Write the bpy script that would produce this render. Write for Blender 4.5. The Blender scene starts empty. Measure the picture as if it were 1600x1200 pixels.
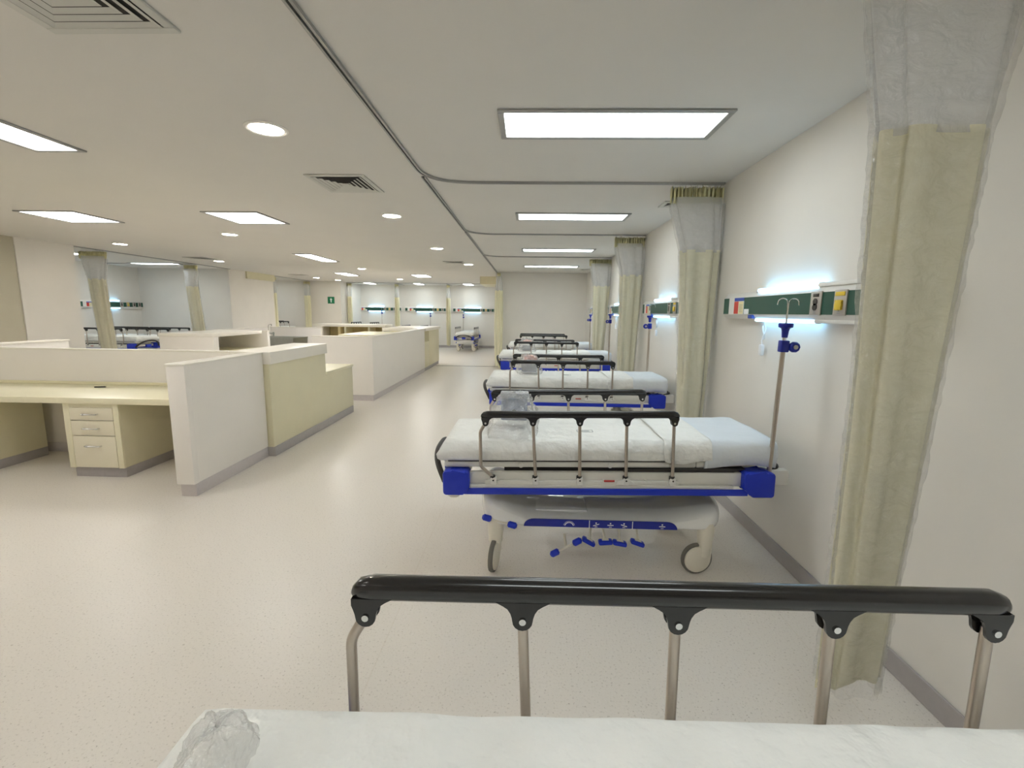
import bpy, bmesh, math, random
from mathutils import Vector, Matrix, noise
random.seed(7)
PI = math.pi
scene = bpy.context.scene
COL = scene.collection

# ------------------------------------------------------------------ camera
W_, H_ = 1600.0, 1200.0
F_PX = 731.54
YAW, PITCH, ROLL = math.radians(1.771), math.radians(8.705), math.radians(0.759)
CAM_H = 1.55
cam_data = bpy.data.cameras.new('camera'); cam = bpy.data.objects.new('camera', cam_data); COL.objects.link(cam)
cam_data.sensor_width = 36.0; cam_data.sensor_fit = 'HORIZONTAL'; cam_data.lens = F_PX/W_*36.0
cam_data.clip_start = 0.02; cam_data.clip_end = 100
_f = Vector((-math.sin(YAW)*math.cos(PITCH), math.cos(YAW)*math.cos(PITCH), -math.sin(PITCH)))
_r = Vector((math.cos(YAW), math.sin(YAW), 0)); _u = _r.cross(_f)
_r2 = _r*math.cos(ROLL)+_u*math.sin(ROLL); _u2 = -_r*math.sin(ROLL)+_u*math.cos(ROLL)
M4 = Matrix.Identity(4)
for i in range(3):
    M4[i][0] = _r2[i]; M4[i][1] = _u2[i]; M4[i][2] = -_f[i]
M4[2][3] = CAM_H
cam.matrix_world = M4
scene.camera = cam

# ------------------------------------------------------------------ world, exposure
w = bpy.data.worlds.new('world'); scene.world = w; w.use_nodes = True
w.node_tree.nodes['Background'].inputs[0].default_value = (0.9, 0.93, 1, 1)
w.node_tree.nodes['Background'].inputs[1].default_value = 0.0
vs = scene.view_settings
vs.view_transform = 'Standard'; vs.look = 'None'; vs.gamma = 1.0; vs.use_curve_mapping = False
vs.exposure = 1.95
scene.cycles.use_denoising = True
scene.cycles.max_bounces = 10
scene.cycles.diffuse_bounces = 8
scene.cycles.transparent_max_bounces = 16
scene.cycles.sample_clamp_indirect = 4.0
scene.cycles.caustics_reflective = False
scene.cycles.caustics_refractive = False

E_PANEL_BAY, E_PANEL, E_CAN, E_HEAD = 2.7, 4.0, 9.5, 2.5

# ------------------------------------------------------------------ materials
MATS = {}
def mat(name, col, rough=0.5, metal=0.0, spec=0.5, emit=None, estr=0.0, coat=0.0):
    if name in MATS: return MATS[name]
    m = bpy.data.materials.new(name); m.use_nodes = True
    b = m.node_tree.nodes['Principled BSDF']
    b.inputs['Base Color'].default_value = (*col, 1)
    b.inputs['Roughness'].default_value = rough
    b.inputs['Metallic'].default_value = metal
    b.inputs['Specular IOR Level'].default_value = spec
    b.inputs['Coat Weight'].default_value = coat
    if emit:
        b.inputs['Emission Color'].default_value = (*emit, 1)
        b.inputs['Emission Strength'].default_value = estr
    MATS[name] = m
    return m

def add_noise(m, scale=20, amount=0.05, bump=0.0, bscale=None, detail=3, stretch=None, dist=0.01):
    """slight colour variation and optional bump, in object space"""
    nt = m.node_tree; b = nt.nodes['Principled BSDF']
    tc = nt.nodes.new('ShaderNodeTexCoord')
    mp = nt.nodes.new('ShaderNodeMapping'); nt.links.new(tc.outputs['Object'], mp.inputs[0])
    if stretch: mp.inputs['Scale'].default_value = stretch
    n = nt.nodes.new('ShaderNodeTexNoise'); n.inputs['Scale'].default_value = scale; n.inputs['Detail'].default_value = detail
    nt.links.new(mp.outputs[0], n.inputs['Vector'])
    if amount > 0:
        base = tuple(b.inputs['Base Color'].default_value)[:3]
        cr = nt.nodes.new('ShaderNodeValToRGB')
        cr.color_ramp.elements[0].position = 0.3; cr.color_ramp.elements[1].position = 0.7
        cr.color_ramp.elements[0].color = (*[c*(1-amount) for c in base], 1)
        cr.color_ramp.elements[1].color = (*[min(1, c*(1+amount)) for c in base], 1)
        nt.links.new(n.outputs['Fac'], cr.inputs[0]); nt.links.new(cr.outputs[0], b.inputs['Base Color'])
    if bump > 0:
        n2 = n
        if bscale:
            n2 = nt.nodes.new('ShaderNodeTexNoise'); n2.inputs['Scale'].default_value = bscale; n2.inputs['Detail'].default_value = 4
            nt.links.new(mp.outputs[0], n2.inputs['Vector'])
        bp = nt.nodes.new('ShaderNodeBump'); bp.inputs['Strength'].default_value = bump; bp.inputs['Distance'].default_value = dist
        nt.links.new(n2.outputs['Fac'], bp.inputs['Height']); nt.links.new(bp.outputs[0], b.inputs['Normal'])
    return m

WALL = add_noise(mat('wall_paint', (0.78, 0.755, 0.71), 0.55, spec=0.3), 3, 0.015, 0.03, 150)
CEIL = add_noise(mat('ceiling_paint', (0.72, 0.705, 0.67), 0.8, spec=0.2), 2, 0.01)
BEIGE = add_noise(mat('beige_wall_paint', (0.52, 0.49, 0.39), 0.6, spec=0.3), 3, 0.02)
SKIRT = add_noise(mat('grey_vinyl_skirting', (0.40, 0.375, 0.375), 0.45), 30, 0.03)
SKIRTL = add_noise(mat('pale_vinyl_skirting', (0.58, 0.54, 0.54), 0.45), 30, 0.03)
LAMW = add_noise(mat('white_laminate', (0.84, 0.81, 0.765), 0.4), 4, 0.01)
LAMY = add_noise(mat('cream_laminate', (0.72, 0.68, 0.49), 0.4), 4, 0.02)
LAMD = add_noise(mat('cream_drawer_laminate', (0.80, 0.75, 0.59), 0.4), 4, 0.01)
LAMT = add_noise(mat('pale_cream_worktop', (0.80, 0.76, 0.56), 0.35), 4, 0.01)
SOLID = add_noise(mat('white_solid_surface', (0.84, 0.81, 0.74), 0.3), 4, 0.01)
WOODY = add_noise(mat('tan_shelf_laminate', (0.60, 0.50, 0.26), 0.45), 8, 0.06)
DARKGAP = mat('dark_gap', (0.06, 0.055, 0.05), 0.8)
STEEL = add_noise(mat('brushed_steel', (0.52, 0.46, 0.40), 0.30, 1.0), 60, 0.08, stretch=(1, 1, 0.1))
CHROME = mat('chrome', (0.75, 0.75, 0.75), 0.15, 1.0)
SINKM = add_noise(mat('sink_steel', (0.40, 0.42, 0.40), 0.35, 1.0), 30, 0.06)
TRACK = mat('grey_track_aluminium', (0.42, 0.42, 0.41), 0.45, 0.6)
TRACKD = mat('dark_track_slot', (0.05, 0.05, 0.05), 0.7)
BLACK = mat('glossy_black_plastic', (0.012, 0.011, 0.011), 0.22, coat=0.3)
BLACKM = mat('black_rubber', (0.03, 0.026, 0.024), 0.5)
TIRE = mat('grey_rubber_tyre', (0.16, 0.15, 0.13), 0.6)
BLUE = mat('blue_plastic', (0.006, 0.03, 0.50), 0.35)
BLUED = mat('dark_blue_plastic', (0.005, 0.015, 0.28), 0.35)
BEDW = mat('bed_white_enamel', (0.74, 0.73, 0.68), 0.3)
SHROUD = mat('glossy_white_plastic', (0.82, 0.82, 0.80), 0.08, coat=0.5)
CREAMP = mat('cream_plastic', (0.74, 0.70, 0.60), 0.35)
SHEET = add_noise(mat('white_sheet', (0.87, 0.875, 0.85), 0.85, spec=0.2), 6, 0.015, 0.6, 11, dist=0.05)
PAPER = add_noise(mat('pale_blue_paper_sheet', (0.74, 0.79, 0.84), 0.7, spec=0.2), 6, 0.015, 0.5, 12, dist=0.02)
INK = mat('grey_ink', (0.30, 0.32, 0.34), 0.8)
CURT = add_noise(mat('cream_curtain_cloth', (0.78, 0.745, 0.545), 0.75, spec=0.25), 5, 0.05, 0.25, 40, stretch=(1, 1, 0.15))
CURTH = add_noise(mat('cream_curtain_header', (0.70, 0.66, 0.40), 0.75), 12, 0.10)
GREEN = add_noise(mat('dark_green_panel', (0.008, 0.072, 0.046), 0.4), 10, 0.05)
UNITW = mat('headwall_white_metal', (0.78, 0.77, 0.74), 0.3)
PLATE = mat('grey_metal_plate', (0.50, 0.47, 0.43), 0.3, 0.4)
YEL = mat('yellow_label', (0.80, 0.58, 0.05), 0.5)
YELP = mat('pale_yellow_label', (0.80, 0.72, 0.42), 0.5)
RED = mat('red_label', (0.62, 0.05, 0.03), 0.5)
LBLUE = mat('blue_label', (0.04, 0.09, 0.42), 0.5)
LWHITE = mat('white_print', (0.85, 0.86, 0.88), 0.5)
SIGNG = mat('sign_green', (0.01, 0.17, 0.07), 0.45)
DEVICE = mat('grey_blue_device', (0.17, 0.20, 0.29), 0.4)
DEVTOP = mat('light_grey_device', (0.33, 0.34, 0.37), 0.4)
PINKB = mat('pink_accessory', (0.75, 0.36, 0.30), 0.6)
REDH = mat('red_lever', (0.45, 0.03, 0.02), 0.4)
GRILLE = mat('vent_white', (0.60, 0.60, 0.56), 0.5)
EM_BAY = mat('bay_panel_diffuser', (0.8, 0.8, 0.8), 0.5, emit=(0.93, 1.0, 1.0), estr=E_PANEL_BAY)
EM_FAR = mat('far_bay_panel_diffuser', (0.8, 0.8, 0.8), 0.5, emit=(0.93, 1.0, 1.0), estr=3.6)
EM_PAN = mat('panel_diffuser', (0.8, 0.8, 0.8), 0.5, emit=(1.0, 0.98, 0.95), estr=E_PANEL)
EM_PANF = mat('far_panel_diffuser', (0.8, 0.8, 0.8), 0.5, emit=(1.0, 0.98, 0.95), estr=8.0)
EM_CAN = mat('downlight_diffuser', (0.8, 0.8, 0.8), 0.5, emit=(1.0, 0.97, 0.92), estr=E_CAN)
EM_HEAD = mat('headwall_lamp_tube', (0.8, 0.8, 0.8), 0.5, emit=(0.27, 0.64, 1.0), estr=E_HEAD)

def make_floor_mat():
    m = bpy.data.materials.new('speckled_vinyl_floor'); m.use_nodes = True
    nt = m.node_tree; b = nt.nodes['Principled BSDF']
    tc = nt.nodes.new('ShaderNodeTexCoord')
    v = nt.nodes.new('ShaderNodeTexNoise'); v.inputs['Scale'].default_value = 95; v.inputs['Detail'].default_value = 4; v.inputs['Roughness'].default_value = 0.7
    nt.links.new(tc.outputs['Object'], v.inputs['Vector'])
    r = nt.nodes.new('ShaderNodeValToRGB')
    e = r.color_ramp.elements
    e[0].position = 0.33; e[0].color = (0.45, 0.41, 0.36, 1)
    e[1].position = 0.41; e[1].color = (0.755, 0.715, 0.66, 1)
    x = r.color_ramp.elements.new(0.62); x.color = (0.77, 0.73, 0.675, 1)
    x = r.color_ramp.elements.new(0.74); x.color = (0.83, 0.80, 0.755, 1)
    nt.links.new(v.outputs['Fac'], r.inputs[0])
    n = nt.nodes.new('ShaderNodeTexNoise'); n.inputs['Scale'].default_value = 0.6; n.inputs['Detail'].default_value = 2
    nt.links.new(tc.outputs['Object'], n.inputs['Vector'])
    mx = nt.nodes.new('ShaderNodeMixRGB'); mx.blend_type = 'MULTIPLY'; mx.inputs[0].default_value = 0.06
    nt.links.new(r.outputs[0], mx.inputs[1]); nt.links.new(n.outputs['Fac'], mx.inputs[2])
    # welded seams every 2 m of sheet width
    sx = nt.nodes.new('ShaderNodeSeparateXYZ'); nt.links.new(tc.outputs['Object'], sx.inputs[0])
    a = nt.nodes.new('ShaderNodeMath'); a.operation = 'ADD'; a.inputs[1].default_value = 40.65
    nt.links.new(sx.outputs['X'], a.inputs[0])
    md = nt.nodes.new('ShaderNodeMath'); md.operation = 'MODULO'; md.inputs[1].default_value = 2.0
    nt.links.new(a.outputs[0], md.inputs[0])
    ls = nt.nodes.new('ShaderNodeMath'); ls.operation = 'LESS_THAN'; ls.inputs[1].default_value = 0.006
    nt.links.new(md.outputs[0], ls.inputs[0])
    ml = nt.nodes.new('ShaderNodeMath'); ml.operation = 'MULTIPLY'; ml.inputs[1].default_value = 0.14
    nt.links.new(ls.outputs[0], ml.inputs[0])
    mx2 = nt.nodes.new('ShaderNodeMixRGB'); nt.links.new(ml.outputs[0], mx2.inputs[0])
    nt.links.new(mx.outputs[0], mx2.inputs[1]); mx2.inputs[2].default_value = (0.5, 0.42, 0.30, 1)
    nt.links.new(mx2.outputs[0], b.inputs['Base Color'])
    b.inputs['Roughness'].default_value = 0.33; b.inputs['Specular IOR Level'].default_value = 0.4
    bp = nt.nodes.new('ShaderNodeBump'); bp.inputs['Strength'].default_value = 0.08; bp.inputs['Distance'].default_value = 0.004
    nt.links.new(v.outputs['Fac'], bp.inputs['Height']); nt.links.new(bp.outputs[0], b.inputs['Normal'])
    return m
FLOORM = make_floor_mat()

def make_film_mat(name, tint=(0.95, 0.96, 0.96), gloss=0.25, haze=0.12, scale=22, stretch=(1, 1, 1), transl=False, base=0.045, bump=0.55, dist=0.02):
    m = bpy.data.materials.new(name); m.use_nodes = True
    nt = m.node_tree; nt.nodes.clear()
    out = nt.nodes.new('ShaderNodeOutputMaterial')
    tr = nt.nodes.new('ShaderNodeBsdfTransparent'); tr.inputs[0].default_value = (*tint, 1)
    gl = nt.nodes.new('ShaderNodeBsdfGlossy'); gl.inputs['Roughness'].default_value = 0.09
    df = nt.nodes.new('ShaderNodeBsdfDiffuse'); df.inputs[0].default_value = (0.93, 0.93, 0.93, 1)
    tc = nt.nodes.new('ShaderNodeTexCoord'); mp = nt.nodes.new('ShaderNodeMapping'); mp.inputs['Scale'].default_value = stretch
    nt.links.new(tc.outputs['Object'], mp.inputs[0])
    n = nt.nodes.new('ShaderNodeTexNoise'); n.inputs['Scale'].default_value = scale; n.inputs['Detail'].default_value = 5; n.inputs['Distortion'].default_value = 1.0
    nt.links.new(mp.outputs[0], n.inputs['Vector'])
    bp = nt.nodes.new('ShaderNodeBump'); bp.inputs['Strength'].default_value = bump; bp.inputs['Distance'].default_value = dist
    nt.links.new(n.outputs['Fac'], bp.inputs['Height'])
    nt.links.new(bp.outputs[0], gl.inputs['Normal'])
    fr = nt.nodes.new('ShaderNodeLayerWeight'); fr.inputs[0].default_value = 0.5
    pw = nt.nodes.new('ShaderNodeMath'); pw.operation = 'POWER'; pw.inputs[1].default_value = 3.5
    nt.links.new(fr.outputs['Facing'], pw.inputs[0])
    ma = nt.nodes.new('ShaderNodeMath'); ma.operation = 'MULTIPLY_ADD'; ma.inputs[1].default_value = gloss; ma.inputs[2].default_value = base; ma.use_clamp = True
    nt.links.new(pw.outputs[0], ma.inputs[0])
    m1 = nt.nodes.new('ShaderNodeMixShader'); m1.inputs[0].default_value = haze
    dd = df
    if transl:
        tl = nt.nodes.new('ShaderNodeBsdfTranslucent'); tl.inputs[0].default_value = (0.95, 0.95, 0.94, 1)
        dd = nt.nodes.new('ShaderNodeMixShader'); dd.inputs[0].default_value = 0.5
        nt.links.new(df.outputs[0], dd.inputs[1]); nt.links.new(tl.outputs[0], dd.inputs[2])
    nt.links.new(tr.outputs[0], m1.inputs[1]); nt.links.new(dd.outputs[0], m1.inputs[2])
    m2 = nt.nodes.new('ShaderNodeMixShader'); nt.links.new(ma.outputs[0], m2.inputs[0])
    nt.links.new(m1.outputs[0], m2.inputs[1]); nt.links.new(gl.outputs[0], m2.inputs[2])
    nt.links.new(m2.outputs[0], out.inputs[0])
    return m
FILM = make_film_mat('clear_plastic_film', tint=(0.99, 0.99, 0.99), gloss=0.5, haze=0.07, scale=13, transl=True, base=0.17, bump=1.0, dist=0.06, stretch=(1, 1, 1.7))
BAG = make_film_mat('crumpled_clear_bag', tint=(0.99, 0.99, 0.99), gloss=0.7, haze=0.17, scale=22, transl=True, base=0.16, bump=0.9)
MESHM = make_film_mat('white_net_mesh', tint=(1, 1, 1), gloss=0.02, haze=0.58, scale=60, transl=True)

# ------------------------------------------------------------------ mesh helpers
def link(name, bm, mats, parent=None, loc=None, rot=None, smooth=True, ang=38):
    me = bpy.data.meshes.new(name)
    bmesh.ops.recalc_face_normals(bm, faces=bm.faces)
    if smooth:
        a = math.radians(ang)
        for f in bm.faces: f.smooth = True
        for e in bm.edges:
            if len(e.link_faces) == 2 and e.calc_face_angle(0) > a: e.smooth = False
    bm.to_mesh(me); bm.free()
    if not isinstance(mats, (list, tuple)): mats = [mats]
    for m in mats: me.materials.append(m)
    o = bpy.data.objects.new(name, me); COL.objects.link(o)
    if parent: o.parent = parent
    if loc: o.location = loc
    if rot: o.rotation_euler = rot
    return o

def box(bm, x0, x1, y0, y1, z0, z1, bev=0.0, mi=0, seg=2):
    n0 = len(bm.faces)
    r = bmesh.ops.create_cube(bm, size=1.0)
    vs_ = r['verts']
    sx, sy, sz = abs(x1-x0), abs(y1-y0), abs(z1-z0)
    for v in vs_:
        v.co = Vector(((x0+x1)/2+v.co.x*sx, (y0+y1)/2+v.co.y*sy, (z0+z1)/2+v.co.z*sz))
    fs = {f for v in vs_ for f in v.link_faces}
    for f in fs: f.material_index = mi
    if bev > 0:
        bev = min(bev, sx*.49, sy*.49, sz*.49)
        es = {e for v in vs_ for e in v.link_edges}
        r2 = bmesh.ops.bevel(bm, geom=list(es), offset=bev, segments=seg, profile=0.5, affect='EDGES')
        for f in r2['faces']: f.material_index = mi
        return list({v for f in r2['faces'] for v in f.verts})
    return vs_

def quad(bm, pts, mi=0):
    f = bm.faces.new([bm.verts.new(p) for p in pts]); f.material_index = mi; return f

def prism(bm, poly, axis, a, b, mi=0, bev=0):
    """extrude 2D polygon; axis 'x': poly=(y,z); 'y': (x,z); 'z': (x,y)"""
    def P(u, v, t):
        return {'x': (t, u, v), 'y': (u, t, v), 'z': (u, v, t)}[axis]
    A = [bm.verts.new(P(u, v, a)) for u, v in poly]; B = [bm.verts.new(P(u, v, b)) for u, v in poly]
    n = len(poly); fs = [bm.faces.new(A), bm.faces.new(B[::-1])]
    for i in range(n): fs.append(bm.faces.new((A[i], B[i], B[(i+1) % n], A[(i+1) % n])))
    for f in fs: f.material_index = mi
    if bev > 0:
        es = {e for f in fs for e in f.edges}
        r2 = bmesh.ops.bevel(bm, geom=list(es), offset=bev, segments=2, profile=0.5, affect='EDGES')
        for f in r2['faces']: f.material_index = mi
    return A+B

def cyl(bm, p0, p1, r, n=16, r2=None, mi=0, cap=True):
    p0, p1 = Vector(p0), Vector(p1); d = (p1-p0).normalized()
    a = d.orthogonal().normalized(); b = d.cross(a)
    r2 = r if r2 is None else r2
    A = [bm.verts.new(p0+(a*math.cos(t)+b*math.sin(t))*r) for t in [2*PI*i/n for i in range(n)]]
    B = [bm.verts.new(p1+(a*math.cos(t)+b*math.sin(t))*r2) for t in [2*PI*i/n for i in range(n)]]
    for i in range(n):
        f = bm.faces.new((A[i], A[(i+1) % n], B[(i+1) % n], B[i])); f.material_index = mi
    if cap:
        f = bm.faces.new(A[::-1]); f.material_index = mi
        f = bm.faces.new(B); f.material_index = mi

def tube(bm, pts, r, n=12, mi=0, cap=True):
    pts = [Vector(p) for p in pts]; N = len(pts)
    rs = r if isinstance(r, (list, tuple)) else [r]*N
    tans = []
    for i in range(N):
        a = pts[max(0, i-1)]; b = pts[min(N-1, i+1)]; tans.append((b-a).normalized())
    u = tans[0].orthogonal().normalized(); rings = []
    for i in range(N):
        u = (u-tans[i]*u.dot(tans[i])).normalized(); v = tans[i].cross(u)
        rings.append([bm.verts.new(pts[i]+(u*math.cos(2*PI*k/n)+v*math.sin(2*PI*k/n))*rs[i]) for k in range(n)])
    for i in range(N-1):
        for k in range(n):
            f = bm.faces.new((rings[i][k], rings[i][(k+1) % n], rings[i+1][(k+1) % n], rings[i+1][k])); f.material_index = mi
    if cap:
        f = bm.faces.new(rings[0][::-1]); f.material_index = mi
        f = bm.faces.new(rings[-1]); f.material_index = mi

def fillet(pts, rad, seg=6):
    pts = [Vector(p) for p in pts]; out = [pts[0]]
    for i in range(1, len(pts)-1):
        p, a, b = pts[i], pts[i-1], pts[i+1]
        da, db = (a-p), (b-p); r = min(rad, da.length*.49, db.length*.49)
        A = p+da.normalized()*r; B = p+db.normalized()*r
        for k in range(seg+1):
            t = k/seg; out.append(A*(1-t)**2+p*2*t*(1-t)+B*t*t)
    out.append(pts[-1]); return out

def lathe(bm, prof, center=(0, 0, 0), axis='z', n=24, mi=0):
    c = Vector(center); rings = []
    for r, h in prof:
        ring = []
        for k in range(n):
            t = 2*PI*k/n; a, b = r*math.cos(t), r*math.sin(t)
            p = {'z': (a, b, h), 'y': (a, h, b), 'x': (h, a, b)}[axis]
            ring.append(bm.verts.new(c+Vector(p)))
        rings.append(ring)
    for i in range(len(rings)-1):
        for k in range(n):
            f = bm.faces.new((rings[i][k], rings[i][(k+1) % n], rings[i+1][(k+1) % n], rings[i+1][k])); f.material_index = mi
    for ring in (rings[0], rings[-1]):
        try:
            f = bm.faces.new(ring); f.material_index = mi
        except Exception: pass

def B(): return bmesh.new()

def thing(name, label, cat, loc=(0, 0, 0), rz=0.0, group=None):
    o = bpy.data.objects.new(name, None); COL.objects.link(o)
    o.empty_display_size = 0.1; o.location = loc; o.rotation_euler = (0, 0, rz)
    tag(o, label, cat, group); return o
def tag(o, label, cat, group=None):
    o['label'] = label; o['category'] = cat
    if group: o['group'] = group
    return o
def struct(name, bm, m, **k):
    o = link(name, bm, m, **k); o['kind'] = 'structure'; return o
def box_obj(name, m, dims, parent=None, bev=0.0):
    b = B(); box(b, *dims, bev=bev); return link(name, b, m, parent)
def copy_tree(o, parent=None):
    c = o.copy(); COL.objects.link(c)
    if parent: c.parent = parent
    for ch in list(o.children): copy_tree(ch, c)
    return c

# ------------------------------------------------------------------ room shell
XR, ZC = 1.638, 2.643
XL, XTL = -10.95, -8.3          # left wall, left track line
YE, YB = 13.36, 20.3            # end wall of right bays, back wall
YN = -3.6
def wall_box(name, x0, x1, y0, y1, m=None, z0=0.0, z1=ZC):
    b = B(); box(b, x0, x1, y0, y1, z0, z1); return struct(name, b, m or WALL, smooth=False)
b = B(); box(b, XL-.2, XR+.2, YN-.2, YB+.2, -0.1, 0.0); struct('floor', b, FLOORM, smooth=False)
b = B(); box(b, XL-.2, XR+.2, YN-.2, YB+.2, ZC, ZC+.1); struct('ceiling', b, CEIL, smooth=False)
wall_box('wall_right', XR, XR+.15, YN, YE)
wall_box('wall_end', -0.90, XR+.15, YE, YB)              # solid block closing the right bays
wall_box('wall_back', -7.2, -0.90, YB, YB+.15)
wall_box('wall_back_left', XL-.15, -7.2, 18.1, YB+.15)   # block with the green sign
wall_box('wall_left', XL-.15, XL, 8.5, 18.1)
wall_box('wall_left_near', XL-.15, -8.25, 7.5, 8.5)
wall_box('wall_left_beige', XL-.15, -8.27, YN, 7.5, BEIGE)
wall_box('wall_left_middle', XL, -8.35, 13.1, 15.4)
wall_box('wall_near', XL-.15, XR+.15, YN-.15, YN)
b = B(); box(b, -1.5, -0.88, 14.9, 16.6, 2.41, ZC); struct('trim_1', b, LAMY, smooth=False)
b = B(); box(b, -8.36, -8.30, 13.9, 15.42, 2.44, ZC); struct('trim_2', b, LAMY, smooth=False)
b = B(); box(b, -2.62, -0.90, 13.33, 13.38, 0, 0.006, bev=.002); struct('trim_3', b, mat('dark_threshold', (0.16, 0.15, 0.14), 0.5), smooth=False)
BBH = 0.10
def baseboard(name, x0, x1, y0, y1):
    b = B(); box(b, x0, x1, y0, y1, 0, BBH, bev=.003, seg=1); struct(name, b, SKIRT)
baseboard('baseboard_right', XR-.012, XR, YN, YE)
baseboard('baseboard_end', -0.912, XR, YE-.012, YE)
baseboard('baseboard_end_side', -0.912, -0.90, YE, YB)
baseboard('baseboard_back', -7.2, -0.912, YB-.012, YB)
baseboard('baseboard_back_left', XL, -7.188, 18.088, 18.1)
baseboard('baseboard_left', XL, XL+.012, 8.5, 13.1)
baseboard('baseboard_left_near', -8.25, -8.238, 7.5, 8.5)
baseboard('baseboard_left_middle', -8.35, -8.338, 13.1, 15.4)
baseboard('baseboard_left_side', XL+.012, -8.35, 13.088, 13.1)

# ------------------------------------------------------------------ ceiling lamps
def panel_light(x0, x1, y0, y1, em, label, group, frame=0.035):
    t = thing('ceiling_panel_light', label, 'ceiling light', ((x0+x1)/2, (y0+y1)/2, ZC), 0, group)
    a, c = (x1-x0)/2, (y1-y0)/2; f = frame
    b = B()
    for (p, q, r, s) in ((-a-f, a+f, -c-f, -c), (-a-f, a+f, c, c+f), (-a-f, -a, -c, c), (a, a+f, -c, c)):
        box(b, p, q, r, s, -0.012, 0.0, bev=.003, seg=1)
    link('frame', b, TRACK, t)
    b = B(); box(b, -a, a, -c, c, -0.006, 0.0); link('diffuser', b, em, t, smooth=False)
    return t
G1 = 'long panel lights over the right beds'
for (y0, y1, lab, x0, x1) in (
        (-0.15, 0.19, 'added unseen long panel light over the foreground bed, above and behind the viewer', -0.15, 1.07),  # unseen lamp continuing the row, added to light the near bay
        (2.77, 3.13, 'largest long white panel light, nearest of the row above the right beds', -0.15, 1.07),
        (5.44, 5.77, 'second long white panel light of the row above the right beds', -0.12, 1.09),
        (8.36, 8.68, 'third long white panel light of the row above the right beds', -0.09, 1.12),
        (11.3, 11.62, 'farthest long white panel light above the right beds, nearest the end wall', -0.08, 1.16)):
    panel_light(x0, x1, y0, y1, EM_FAR if y0 > 8 else EM_BAY, lab, G1)
G2 = 'panel lights in the open hall ceiling'
for (x0, x1, y0, y1, lab) in (
        (-3.48, -3.18, 2.2, 3.4, 'long bright panel light at the left edge of the ceiling'),
        (-5.95, -5.30, 5.5, 6.15, 'squarish bluish white panel light left above the beige wall'),
        (-3.72, -3.12, 5.48, 6.15, 'squarish white panel light just left of the square air vent'),
        (-4.66, -4.34, 9.45, 10.8, 'slanting narrow panel light beyond the nearest squarish ones'),
        (-5.75, -5.4, 14.05, 15.1, 'small far panel light above the distant counters, left one'),
        (-3.56, -3.12, 14.45, 15.35, 'small far panel light above the distant counters, right one'),
        (-0.0-6.2, -5.9, -1.2, 0.0, 'added unseen long panel light above and behind the viewer, far left'),  # this and the next two are unseen, added to brighten the near hall
        (-3.48, -3.18, -2.0, -0.8, 'added unseen long panel light above and behind the viewer'),
        (-6.6, -6.3, 2.2, 3.4, 'added unseen long panel light left of the picture')):
    panel_light(x0, x1, y0, y1, EM_PANF if y0 > 8 else EM_PAN, lab, G2)
G3 = 'panel lights in the far bays'
for (x0, x1, y0, y1, lab) in (
        (-6.6, -6.28, 18.85, 19.7, 'small panel light in the leftmost far bay'),
        (-4.6, -4.3, 18.9, 19.8, 'small panel light in the middle far bay'),
        (-2.6, -2.25, 18.9, 19.8, 'small panel light in the far bay with the visible bed'),
        (-9.9, -8.8, 11.6, 11.9, 'thin bright panel light in the left bay behind the curtain'),
        (-10.4, -9.3, 9.6, 9.9, 'panel light at the edge of the left bay beside the column'),
        (-10.1, -9.3, 16.8, 17.1, 'panel light in the left bay beyond the white column')):
    panel_light(x0, x1, y0, y1, EM_FAR, lab, G3)
G4 = 'round downlights in the open hall ceiling'
def downlight(x, y, label):
    t = thing('round_downlight', label, 'ceiling light', (x, y, ZC), 0, G4)
    b = B(); lathe(b, [(.098, 0), (.125, 0), (.125, -.004), (.112, -.010), (.098, -.006)], n=32)
    link('trim_ring', b, mat('white_trim', (0.85, 0.83, 0.78), .4), t)
    b = B(); cyl(b, (0, 0, 0), (0, 0, -.006), .098, 32); link('diffuser', b, EM_CAN, t)
for x, y, lab in ((-1.62, 3.02, 'largest round downlight, nearest of them, left of the curtain track'),
                  (-1.60, 5.63, 'second nearest round downlight right of the square air vent'),
                  (-1.61, 8.43, 'third round downlight in the row beside the curtain track'),
                  (-1.40, 11.2, 'far round downlight with an air vent touching it'),
                  (-4.45, 7.08, 'round downlight just beyond the squarish white panel light'),
                  (-7.14, 8.23, 'round downlight above the near curtain of the left bay'),
                  (-7.22, 11.0, 'small round downlight beyond the left bay curtain'),
                  (-4.42, 12.6, 'small far round downlight above the tan shelves'),
                  (-4.48, 16.6, 'tiny far round downlight before the middle far bay'),
                  (-7.31, 16.3, 'tiny far round downlight left of the green sign'),
                  (-7.0, 17.4, 'tiny far round downlight above the green sign'),
                  (-4.45, 3.0-1.4, 'added unseen round downlight left above the viewer'), (-1.62, 0.3, 'added unseen round downlight above and behind the viewer'),  # from here on: unseen downlights, added as extra light for the near hall
                  (-1.62, -2.4, 'added unseen round downlight farthest behind the viewer'), (-7.2, 5.4, 'added round downlight out of view before the beige wall')):
    downlight(x, y, lab)

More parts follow.
